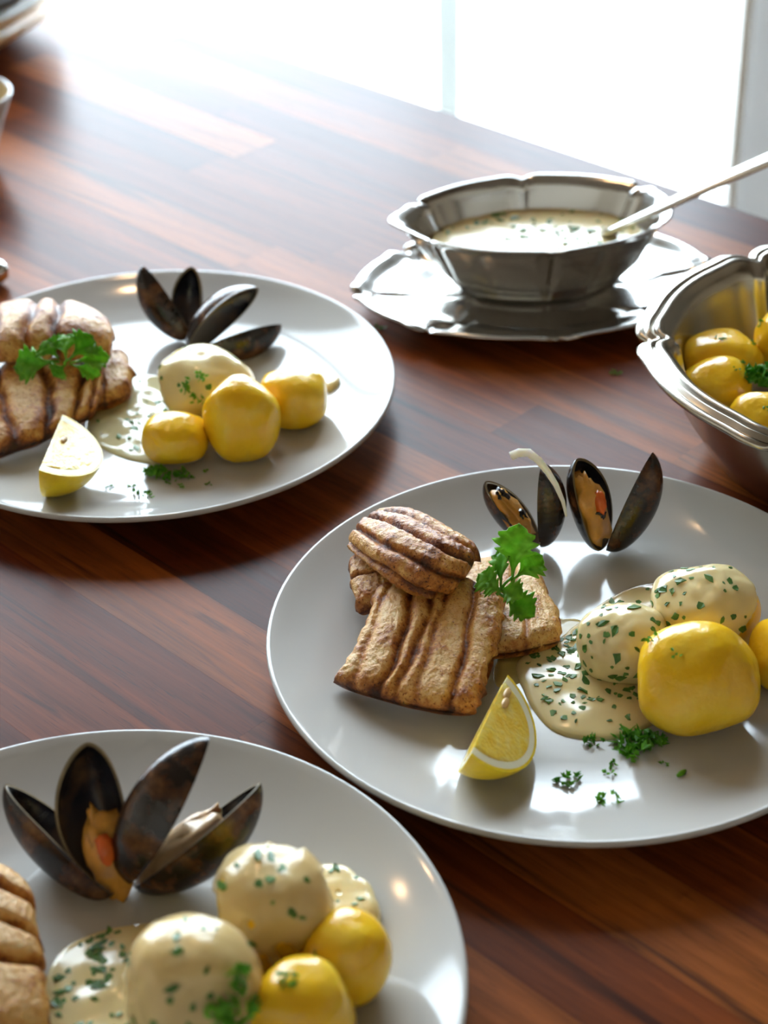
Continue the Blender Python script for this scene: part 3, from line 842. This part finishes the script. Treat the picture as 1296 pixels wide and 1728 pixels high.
potato('small sauce-coated potato next to the sauce pool, in focus', (978, 1128, 1022, 1148), lambda p: za(p) + .001, gA, 8, yk=.9, coat=((0, -.2, 1), -.75, .1), flecks=44)
potato('sauce-coated potato with one bare yellow side behind the large one', (1104, 1281, 956, 1108), za, gA, 12, yk=.85, coat=((-.62, -.30, .72), .02, .12), flecks=40)
potato('pale yellow potato at the edge of the frame beside the large one', (1263, 1390, 1035, 1165), za, gA, 17, yk=.9, bits=())

# lemon
lemon('lemon wedge with amber flesh in front of the sharp fish', at(794, 1270, .038), at(857, 1135, .030), at(910, 1250, .0155), math.radians(72), CA, flip=1, seeds=((.42, .16), (.62, .12)))

# mussels
gM = 'opened mussels on the plates'
b = on(912, 922, CA, .003)
mussel('open mussel with dark orange meat and a pale strip over it', gM, b, [at(820, 812, .038), at(912, 782, .055)], [(.75, -.30, .45), (-.80, .30, .30)],
       (0, 'mussel_meat', .50, 1.15, ('frill', 'frill2')), 3, wr=(.50, .50), side=(-1, 1))
b2 = on(1020, 930, CA, .003)
mussel('open mussel showing yellow meat, nearest the steel bowl', gM, b2, [at(976, 774, .055), at(1099, 762, .055)], [(.75, -.62, .20), (-.85, .42, .25)],
       (0, 'mussel_meat', .48, 1.2, ('frill2', 'orange')), 6, wr=(.54, .50), side=(-1, 1))
# pale strip over the first mussel
pts = [at(862, 770, .058), at(876, 764, .060), at(892, 764, .061), at(908, 776, .0595), at(924, 796, .054), at(938, 818, .048), at(950, 846, .040), at(956, 872, .034)]
V = []
for i, p in enumerate(pts):
    d = pts[min(i + 1, 7)] - pts[max(i - 1, 0)]; d /= np.linalg.norm(d)
    w = np.cross(d, (CPOS - p) / np.linalg.norm(CPOS - p)); w /= np.linalg.norm(w); w = w * .0022 * (1 - .75 * (i / 7) ** 2)
    th = np.cross(w, d); th = th / np.linalg.norm(th) * .0003
    V += [p - w - th, p + w - th, p + w + th, p - w + th]
F = grid_faces(4, 8, True) + [(3, 2, 1, 0), (28, 29, 30, 31)]
tag(mesh('onion_strip', V, F, 'onion'), 'thin pale translucent strip curled over the open mussel', 'onion')

# parsley sprig on the fish
def sprig(label, root, leaves, stem_to):
    r = np.asarray(root)
    t = thing('parsley_sprig', label, 'parsley', r, 'parsley sprigs on the fish')
    V, F = tube([r, (r + stem_to) / 2 + np.array([0, 0, .001]), stem_to], [.0008, .0007, .0006]); mesh('stem', V, F, 'parsley_leaf', t)
    for (B, T, up, w) in leaves: leaf(t, B, T, up, w * 1.4)
    return t
up = (0, -.55, .85)
r0 = at(838, 1004, .040); r1 = at(866, 972, .046)
sprig('bright green parsley sprig with toothed leaves on the sharp fish', r0, [
    (at(864, 982, .043), at(874, 884, .066), (-.25, -.9, .35), .019),
    (at(864, 980, .043), at(915, 936, .052), (.1, -.6, .8), .015),
    (at(848, 998, .041), at(806, 968, .045), (-.3, -.6, .8), .013),
    (at(846, 996, .042), at(842, 922, .054), (-.5, -.8, .4), .010),
    (at(836, 992, .041), at(882, 1004, .042), (0, -.5, .9), .013),
    (at(842, 1002, .039), at(903, 1036, .034), (.1, -.5, .9), .016),
    (at(850, 1000, .041), at(818, 985, .043), (-.1, -.7, .8), .010)], r1)

# chopped parsley
def crumb(px, py, size, n, label, c, seed, group='chopped parsley scattered on the plates'):
    return parsley_bit(on(px, py, c, 0.0), size, n, label, group, seed)
crumb(957, 1318, .0052, 14, 'round parsley tuft lying alone below the lemon wedge', CA, 1)
crumb(1026, 1352, .0048, 10, 'parsley tuft closest to the rim of the sharp plate', CA, 2)
crumb(1003, 1256, .0046, 12, 'parsley tuft touching the lower edge of the cream sauce', CA, 3)
crumb(1072, 1256, .0085, 46, 'largest heap of chopped parsley in front of the big potato', CA, 4)
crumb(1098, 1252, .0055, 22, 'parsley tuft joined to the side of the largest heap', CA, 5)
crumb(1062, 1278, .0046, 12, 'parsley tuft just below the largest heap', CA, 6)
crumb(1036, 1290, .0036, 5, 'flat pale parsley leaf between two tufts below the heap', CA, 7)
crumb(1030, 1305, .0034, 6, 'narrow parsley scrap below the pale leaf', CA, 8)
crumb(1127, 1288, .0030, 4, 'tiny parsley scrap off to the side below the big potato', CA, 9)
p0, p1 = on(1143, 1309, CA, .0009), on(1157, 1300, CA, .0009)
V, F = tube([p0, p0 * .7 + p1 * .3, p0 * .3 + p1 * .7, p1], [.0006, .0011, .0011, .0006]); tag(mesh('stem_bit', V, F, 'parsley_leaf'), 'short cut green stem lying alone near the plate rim', 'parsley')

# ================================================================== PLATE B (beside the sauce boat)
zb = pz(CB); gB = 'boiled potatoes on the plate by the sauce boat'
fillet('folded piece of fried fish on top, blurred, with shiny highlights',
       [[(-70, 548, 0.030), (0, 528, 0.036), (70, 518, 0.038), (130, 525, 0.036), (185, 560, 0.030)],
        [(-75, 570, 0.038), (0, 548, 0.046), (70, 540, 0.048), (135, 550, 0.045), (190, 578, 0.036)],
        [(-80, 600, 0.038), (0, 582, 0.044), (60, 575, 0.045), (130, 578, 0.042), (188, 592, 0.034)],
        [(-80, 620, 0.032), (0, 606, 0.036), (60, 598, 0.036), (125, 598, 0.034), (180, 602, 0.028)]],
       .016, [(.22, 1), (.45, .9), (.62, 1)], 31, amp=.0034, zfloor=PZ, crust=.3, brownb=.06)
fillet('ridged piece of fried fish beside the blurred lemon wedge',
       [[(-70, 640, .026), (0, 622, .028), (70, 612, .028), (140, 612, .026), (172, 618, .024)],
        [(-60, 690, .022), (5, 668, .025), (75, 655, .025), (140, 648, .023), (172, 650, .020)],
        [(-45, 740, .018), (10, 715, .020), (80, 700, .020), (135, 682, .019), (168, 680, .017)],
        [(-30, 775, .0145), (25, 758, .015), (80, 738, .015), (128, 712, .015), (160, 700, .0145)]],
       .016, [(.25, 1), (.5, 1), (.73, 1), (.88, .6)], 35, amp=.0030, zfloor=PZ)
fillet('smooth end piece of fried fish against the thin sauce',
       [[(125, 606, .0150), (165, 600, .0150), (212, 604, .0150)], [(130, 640, .0150), (175, 635, .0150), (223, 632, .0150)], [(130, 690, .0145), (180, 680, .0145), (222, 662, .0145)]],
       .0155, [(.5, .5)], 38, zfloor=PZ, crust=.2)
pool('herb_sauce', [(150, 700), (190, 655), (235, 632), (290, 640), (345, 660), (360, 720), (340, 770), (280, 785), (225, 778), (180, 760)], CB, .0024, 'thin_sauce', 'thin shiny herb sauce between blurred fish and potatoes', flecks=30, seed=15, bump=.0014)
pool('sauce_dollop', [(520, 640), (545, 628), (568, 636), (570, 652), (550, 664), (525, 660)], CB, .004, 'cream_sauce', 'small white sauce dollop behind the farthest yellow potato', seed=16)
potato('sauce-coated potato with parsley patch in front of the blurred mussels', (271, 426, 588, 708), zb, gB, 23, yk=.95, coat=((0, .1, 1), -.65, .12), flecks=16, bits=((318, 655, .0045, 14, 'broad parsley scrap on the blurred sauce-coated potato'), (335, 672, .004, 12, 'lower parsley scrap on the blurred sauce-coated potato'), (345, 640, .004, 9, 'upper parsley scrap on the blurred sauce-coated potato'), (288, 692, .0035, 8, 'parsley scrap at the foot of the blurred sauce-coated potato')))
potato('tall plain yellow potato with a dark spot, in the blurred group', (342, 474, 632, 776), zb, gB, 25, yk=.95, boxy=2.6)
potato('yellow potato beside the small white dollop', (438, 553, 621, 722), zb, gB, 28, yk=.95, boxy=2.6)
potato('small low yellow potato at the front of the blurred group', (238, 352, 692, 786), zb, gB, 30, yk=.95)
lemon('lemon wedge with sparkling wet flesh on the blurred plate', at(66, 796, .038), at(106, 702, .032), at(182, 757, .021), math.radians(72), CB, flip=1, seeds=((.2, .2),))
b = on(322, 572, CB, .003)
mussel('open mussel pointing up at the far rim of the blurred plate', gM, b, [at(240, 448, .050), at(322, 450, .048)], [(.45, .65, .45), (-.3, -.75, .5)],
       None, 13, wr=(.46, .46), side=(-1, 1))
b = on(322, 598, CB, .003)
mussel('open mussel leaning towards the sauce boat, striped brown', gM, b, [at(437, 488, .040), at(474, 546, .018)], [(.50, -.50, -.2), (-.2, .6, .75)],
       None, 16, wr=(.46, .40), side=(1, -1))
r0 = at(108, 614, .050)
sprig('blurred parsley sprig tucked under the folded fish', r0, [
    (at(100, 610, .050), at(20, 618, .046), (0, -.7, .7), .019),
    (at(100, 606, .051), at(72, 575, .058), (0, -.8, .6), .016),
    (at(112, 606, .052), at(104, 562, .060), (0, -.9, .4), .017),
    (at(116, 608, .052), at(158, 566, .060), (.1, -.9, .4), .018),
    (at(118, 612, .050), at(186, 600, .050), (0, -.7, .7), .014),
    (at(112, 614, .049), at(90, 634, .045), (0, -.7, .7), .012),
    (at(116, 614, .049), at(170, 632, .043), (0, -.7, .7), .010)], at(120, 606, .052))
crumb(262, 800, .0062, 22, 'chopped parsley heap in front of the small low potato', CB, 21)
crumb(298, 803, .0055, 18, 'chopped parsley heap next to the first heap, blurred', CB, 22)
crumb(284, 812, .0040, 9, 'chopped parsley scrap below the two blurred heaps', CB, 23)
sh = 'stray parsley crumb lying on the blurred plate by the sauce boat'
for k, (px, py, s) in enumerate(((240, 832, .004), (252, 838, .003), (320, 806, .003), (352, 818, .0022), (186, 824, .0025), (222, 820, .002), (306, 822, .0025), (346, 796, .002))):
    crumb(px, py, s, 6, sh, CB, 30 + k, 'stray parsley crumbs on the blurred plate')

# ================================================================== PLATE C (front corner)
zc_ = pz(CC); gC = 'boiled potatoes on the front corner plate'
fillet('fried fish piece cut off by the side of the frame, in front',
       [[(-170, 1500, .020), (-90, 1470, .026), (-20, 1462, .028), (48, 1500, .024)],
        [(-170, 1570, .020), (-90, 1545, .026), (-10, 1540, .028), (66, 1575, .022)],
        [(-170, 1650, .018), (-90, 1630, .023), (0, 1625, .025), (74, 1650, .019)],
        [(-170, 1760, .015), (-90, 1760, .018), (5, 1755, .019), (88, 1740, .0155)]],
       .0165, [(.24, .9), (.45, 1), (.66, 1)], 51, along='u', amp=.0032, zfloor=PZ, crust=.25, brownb=-.06)
pool('cream_sauce', [(82, 1640), (105, 1605), (150, 1580), (215, 1565), (290, 1562), (360, 1570), (390, 1640), (380, 1750), (300, 1800), (180, 1800), (100, 1780), (82, 1700)], CC, .0042, 'cream_sauce', 'cream herb sauce pool beside the cut-off fish in front', flecks=110, seed=25, bump=.0012, fl_size=(.8, 1.9))
pool('sauce_dollop', [(505, 1500), (525, 1472), (560, 1468), (605, 1490), (635, 1525), (642, 1565), (610, 1600), (560, 1590), (520, 1560)], CC, .0085, 'cream_sauce', 'glossy cream sauce mound behind the front yellow potatoes', flecks=10, seed=26, bump=.0012)
potato('tall potato with a band of sauce, farthest on the front plate', (367, 558, 1443, 1642), zc_, gC, 43, yk=.95, cmat='sauce_film', coat=((.15, -.35, .9), .40, .50), flecks=14, boxy=2.6)
potato('small yellow potato with a parsley scrap beside the sauce mound', (506, 662, 1536, 1692), zc_, gC, 45, yk=.95, bits=((546, 1622, .0045, 12, 'parsley scrap on the small yellow potato by the sauce mound'),))
potato('sauce-covered potato at the bottom edge beside the sauce pool', (215, 438, 1560, 1800), zc_, gC, 47, yk=.9, cmat='sauce_film', coat=((-.05, .1, 1), -.7, .12), flecks=26, bits=((400, 1648, .0055, 18, 'upper parsley tuft on the sauce-covered potato in front'), (382, 1700, .008, 30, 'big parsley tuft on the sauce-covered potato in front'), (412, 1690, .004, 9, 'small parsley tuft between the two front potatoes')))
potato('plain yellow potato cut off by the bottom edge of the frame', (417, 600, 1621, 1800), zc_, gC, 49, yk=.9, bits=((488, 1652, .0042, 12, 'parsley scrap on the yellow potato cut off below'),))
b = on(198, 1506, CC, .003)
mussel('open mussel with yellow and orange meat beside the front fish', gM, b, [at(12, 1320, .040), at(146, 1254, .062)], [(.70, .25, .62), (.05, -.95, .30)],
       (1, 'mussel_meat', .26, .95, ('orange',)), 23, wr=(.42, .46), side=(-1, 1))
b = on(222, 1492, CC, .003)
mussel('open mussel with pale meat at the far side of the front plate', gM, b, [at(358, 1248, .068), at(437, 1318, .045)], [(.55, -.10, -.5), (-.55, .35, .70)],
       (1, 'mussel_meat_pale', .36, 1.0, ()), 27, wr=(.40, .42), side=(1, -1))

# ================================================================== steelware
def lobe_r(ph, n, phase, amp):
    """rim of straight bracket sides: two small bumps and a notch at every corner"""
    t = ((ph - phase) / (2 * PI / n)) % 1.0 * 2 - 1      # -1..1 inside a side
    a = abs(t)
    return 1 + amp * (.30 * math.exp(-((a - .78) / .16) ** 2) - .62 * math.exp(-((1 - a) / .055) ** 2) + .10 * math.cos(a * PI / 2))

def vessel(parent, name, mat, c, rx, ry, rot, prof, n, phase, N=600, ear=None):
    V = []
    cr, sr = math.cos(rot), math.sin(rot)
    for (s, z, amp) in prof:
        for k in range(N):
            ph = 2 * PI * k / N; q = s * lobe_r(ph, n, phase, amp)
            x, y = rx * q * math.cos(ph), ry * q * math.sin(ph)
            zz = z
            if amp > 0:
                t = ((ph - phase) / (2 * PI / n)) % 1.0 * 2 - 1
                zz += -amp * .04 * math.exp(-((1 - abs(t)) / .13) ** 2)
            if ear and s > .8:
                g = math.exp(-((abs(((ph + PI) % (2 * PI)) - PI) - ear[0]) / ear[1]) ** 2); x += math.copysign(1, x) * ear[2] * g * min(1, (s - .8) / .17)
                zz += ear[3] * g * min(1, (s - .8) / .17)
            V.append((c[0] + cr * x - sr * y, c[1] + sr * x + cr * y, c[2] + zz))
    F = grid_faces(N, len(prof), True, flip=True)
    F += [tuple(range(N)), tuple(range(len(V) - N, len(V)))[::-1]]
    return mesh(name, V, F, mat, parent)

# saucer and boat
BR = math.radians(6)
bc = (at(597, 480, .014) + at(1200, 432, .014)) / 2
bc = at(906, 474, .012); bc[2] = TZ
sau = vessel(None, 'saucer', 'steel', bc, .112, .079, BR,
             [(.05, .0052, 0), (.40, .0052, .0), (.60, .0052, .02), (.66, .0062, .05), (.72, .0088, .06), (.78, .0098, .07), (.86, .0105, .07), (.92, .0125, .075), (.95, .0148, .075), (.985, .0152, .075), (1.0, .0142, .075), (.99, .0128, .075), (.93, .0095, .07), (.80, .0065, .06), (.66, .0022, .03), (.62, 0, .0), (.05, 0.0, 0)], 8, math.radians(-90), ear=(PI, .42, .003, 0.0))
tag(sau, 'scalloped oval steel saucer under the sauce boat', 'saucer')
boat_c = bc + np.array([.001, .014, .0056])
boat = vessel(None, 'sauce_boat', 'steel', boat_c, .084, .056, BR,
              [(.05, 0.00277, 0), (.45, 0.00316, .01), (.60, 0.00632, .02), (.74, 0.01738, .045), (.84, 0.0316, .045), (.89, 0.04029, .048), (.91, 0.04464, .048), (.95, 0.04645, .048), (.985, 0.04756, .048), (1.0, 0.0478, .048), (1.006, 0.04677, .048), (.985, 0.04566, .048), (.935, 0.04385, .048), (.915, 0.0395, .048), (.87, 0.0316, .045), (.78, 0.01738, .045), (.66, 0.00553, .02), (.60, 0.00277, .02), (.60, 0., .02), (.05, 0., 0)], 6, math.radians(-90), ear=(PI, .26, .009, .001))
tag(boat, 'oval fluted steel sauce boat filled with herb sauce', 'sauce boat')
# the sauce in the boat
n = 96; V = []
zs = .0285
for s in (1.0, .97, .8, .6, .4, .2, .02):
    for k in range(n):
        ph = 2 * PI * k / n; q = s * lobe_r(ph, 6, math.radians(-90), .06) * .80
        x, y = .084 * q * math.cos(ph), .056 * q * math.sin(ph)
        V.append((boat_c[0] + math.cos(BR) * x - math.sin(BR) * y, boat_c[1] + math.sin(BR) * x + math.cos(BR) * y, boat_c[2] + zs + (.0006 if s < .99 else 0) + .0005 * noise.noise(Vector((x * 120, y * 120, 3)))))
F = grid_faces(n, 7, True) + [tuple(range(6 * n, 7 * n))]
V2 = [(p[0] * .4 + boat_c[0] * .6, p[1] * .4 + boat_c[1] * .6, boat_c[2] + .012) for p in V[:n]]
i0 = len(V); V += V2; F += [(k, i0 + k, i0 + (k + 1) % n, (k + 1) % n) for k in range(n)] + [tuple(range(i0, i0 + n))[::-1]]
sb = tag(mesh('herb_sauce', V, F, 'cream_sauce'), 'cream herb sauce filling the steel sauce boat', 'sauce')
rr = random.Random(4)
for _ in range(90):
    ph = rr.uniform(0, 2 * PI); q = math.sqrt(rr.random()) * .76
    x, y = .084 * q * math.cos(ph), .056 * q * math.sin(ph)
    fleck(sb, (boat_c[0] + math.cos(BR) * x - math.sin(BR) * y, boat_c[1] + math.sin(BR) * x + math.cos(BR) * y, boat_c[2] + zs + .001), (rr.uniform(-.2, .2), rr.uniform(-.2, .2), 1), rr.uniform(.8, 1.9))
# ladle: bowl under the sauce, handle rising over the rim
lp = thing('sauce_ladle', 'silver spoon with a long handle resting in the sauce boat', 'spoon', boat_c + np.array([.02, 0, .012]))
hp = [at(1012, 400, .027), at(1040, 386, .0435), at(1110, 354, .061), at(1200, 312, .079), at(1296, 270, .098), at(1420, 222, .117)]
V = []
for i, p in enumerate(hp):
    d = hp[min(i + 1, 5)] - hp[max(i - 1, 0)]; d /= np.linalg.norm(d)
    w = np.cross(d, (0, 0, 1)); w /= np.linalg.norm(w); upv = np.cross(w, d)
    hw = [.0052, .0058, .0066, .0076, .0088, .0100][i]; ht = .0028
    for k in range(12):
        a = 2 * PI * k / 12; V.append(p + w * hw * math.cos(a) + upv * ht * math.sin(a))
mesh('handle', V, grid_faces(12, 6, True) + [tuple(range(11, -1, -1)), tuple(range(60, 72))], 'silver', lp)
bo = hp[0] + np.array([-.020, -.006, -.006]); prof = [(1.0, 0), (.9, -.004), (.6, -.009), (.05, -.011), (.05, -.0100), (.58, -.008), (.86, -.0034), (.96, 0)]
V = [(bo[0] + r * .022 * math.cos(2 * PI * k / 32), bo[1] + r * .015 * math.sin(2 * PI * k / 32), bo[2] + z) for r, z in prof for k in range(32)]
mesh('bowl', V, grid_faces(32, 8, True, flip=False), 'silver', lp)

# serving bowl with potatoes
BWR, BWH = .122, .072
bw = at(1478, 577, BWH); bw[2] = TZ
sv = vessel(None, 'serving_bowl', 'brushed_steel', bw, BWR, BWR, 0,
            [(.05, .0055, 0), (.50, .006, .0), (.64, .012, .02), (.76, .034, .035), (.82, .056, .045), (.835, .064, .05), (.855, .0695, .055), (.872, .0698, .06), (.880, .0730, .06), (.905, .0742, .06), (.918, .0735, .06), (.922, .0712, .06), (.930, .0712, .06), (.936, .0735, .06), (.952, .0738, .06), (.958, .0712, .06), (.966, .0712, .06), (.985, .0722, .06), (1.0, .0705, .06), (.995, .0685, .06), (.96, .0672, .06), (.88, .064, .055), (.845, .056, .045), (.79, .034, .035), (.67, .010, .02), (.60, .003, .0), (.58, 0, 0), (.05, 0, 0)], 6, PI - .11)
tag(sv, 'large steel serving bowl with a scalloped rim holding potatoes', 'bowl')
gD = 'boiled potatoes in the steel bowl'
potato('yellow potato against the inner wall, farthest back on view in the bowl', (1150, 1288, 557, 652), 0, gD, 61, zc=.046, bits=((1215, 572, .0028, 5, 'parsley scrap on top of the rear potato in the bowl'), (1268, 578, .0028, 5, 'parsley scrap between rear and tall potatoes in the bowl')))
potato('pale yellow potato closest to the left wall of the bowl', (1147, 1268, 602, 698), 0, gD, 63, zc=.045, bits=((1250, 612, .003, 5, 'green parsley scrap at the edge of the pale bowl potato'), (1243, 627, .002, 4, 'tiny parsley scrap on the pale bowl potato')))
potato('yellow potato at the front of the bowl with wrinkled top', (1231, 1345, 661, 756), 0, gD, 65, zc=.045, bits=((1294, 692, .003, 5, 'parsley scrap on the wrinkled front potato in the bowl'),))
potato('tall yellow potato at the frame edge, highest in the bowl', (1274, 1396, 508, 628), 0, gD, 67, zc=.056, bits=((1284, 545, .003, 6, 'parsley scrap on the tall potato in the bowl'),))
potato('yellow potato heaped in the middle of the bowl', (1370, 1490, 560, 660), 0, gD, 69, zc=.046)
potato('yellow potato on the far side of the bowl', (1430, 1550, 500, 590), 0, gD, 71, zc=.050)
tag(parsley_bit(at(1290, 640, .052), .010, 50, 'curly parsley tuft between the potatoes in the bowl', 'chopped parsley in the bowl', 77), 'curly parsley tuft between the potatoes in the bowl', 'parsley')

# crumbs of parsley on the bare table
for k, (px, py, s) in enumerate(((1037, 632, .0035), (641, 553, .003))):
    p = at(px, py, 0)
    parsley_bit(p, s, 7, ('parsley crumb on bare wood in front of the saucer', 'parsley crumb on bare wood beside the blurred plate rim')[k], 'parsley crumbs on the bare table', 80 + k)

# ================================================================== far left: stacked plates, cup, knife
sc_ = at(-163, 12, .03)
z = 0.0
labs = ['cream plate at the bottom of the stack', 'cream plate second from the bottom of the stack', 'dark plate third from the bottom, its colour standing in for gap shadow', 'cream plate fourth from the bottom of the stack', 'dark grey plate on top of the stack']
for k, m in enumerate(('cream_glaze', 'cream_glaze', 'slate_gap_shade', 'cream_glaze', 'slate_gap_shade')):
    R = .128; h = .030
    prof = [(1e-4, .004), (.07, .004), (.085, .007), (.105, .018), (R - .003, h - .001), (R - .001, h), (R, h - .0015), (R - .001, h - .004), (.105, .012), (.085, .0015), (.070, 0), (1e-4, 0)]
    V, F = lathe(prof, 96, sc_[0], sc_[1], TZ + z)
    tag(mesh('stacked_plate', V, F, m), labs[k], 'plate', 'plates stacked at the far end of the table'); z += .0135
cc = at(-82, 158, .056)
prof = [(1e-4, .006), (.018, .006), (.023, .014), (.032, .036), (.0405, .054), (.0415, .056), (.0428, .056), (.0432, .0545), (.0355, .036), (.027, .012), (.022, .001), (.020, 0), (1e-4, 0)]
V, F = lathe(prof, 64, cc[0], cc[1], TZ)
mi = [1 if j < 4 else 0 for j in range(len(prof) - 1) for _ in range(64)]
tag(mesh('cup', V, F, ['porcelain', 'cup_inside'], midx=mi), 'small white cup with a beige inside at the frame edge', 'cup')
kn = thing('table_knife', 'end of a silver knife handle at the edge of the frame', 'knife', at(-40, 455, 0))
k0, k1 = at(14, 452, .009), at(-170, 500, .009)
d = (k1 - k0) / np.linalg.norm(k1 - k0); w = np.cross(d, (0, 0, 1))
V = []
for s, hw, ht in ((0, .001, .001), (.03, .0075, .006), (.08, .0095, .0085), (.5, .0085, .0075), (.97, .006, .005), (1, .001, .001)):
    p = k0 + d * .095 * s
    for k in range(14):
        a = 2 * PI * k / 14; V.append(p + w * hw * math.cos(a) + np.array([0, 0, 1]) * ht * math.sin(a))
mesh('handle', V, grid_faces(14, 6, True) + [tuple(range(13, -1, -1)), tuple(range(70, 84))], 'silver', kn)
V = []
for s, hw in ((0, .006), (.3, .009), (.7, .010), (.93, .007), (1, .001)):
    p = k0 + d * (.094 + .11 * s); p = np.array([p[0], p[1], TZ + .009])
    V += [p + w * hw - np.array([0, 0, .0008]), p + w * hw * .99 + np.array([0, 0, .0008]), p - w * hw * .6 + np.array([0, 0, .0012]), p - w * hw * .6 - np.array([0, 0, .0012])]
mesh('blade', V, grid_faces(4, 5, True) + [(3, 2, 1, 0), (16, 17, 18, 19)], 'silver', kn)
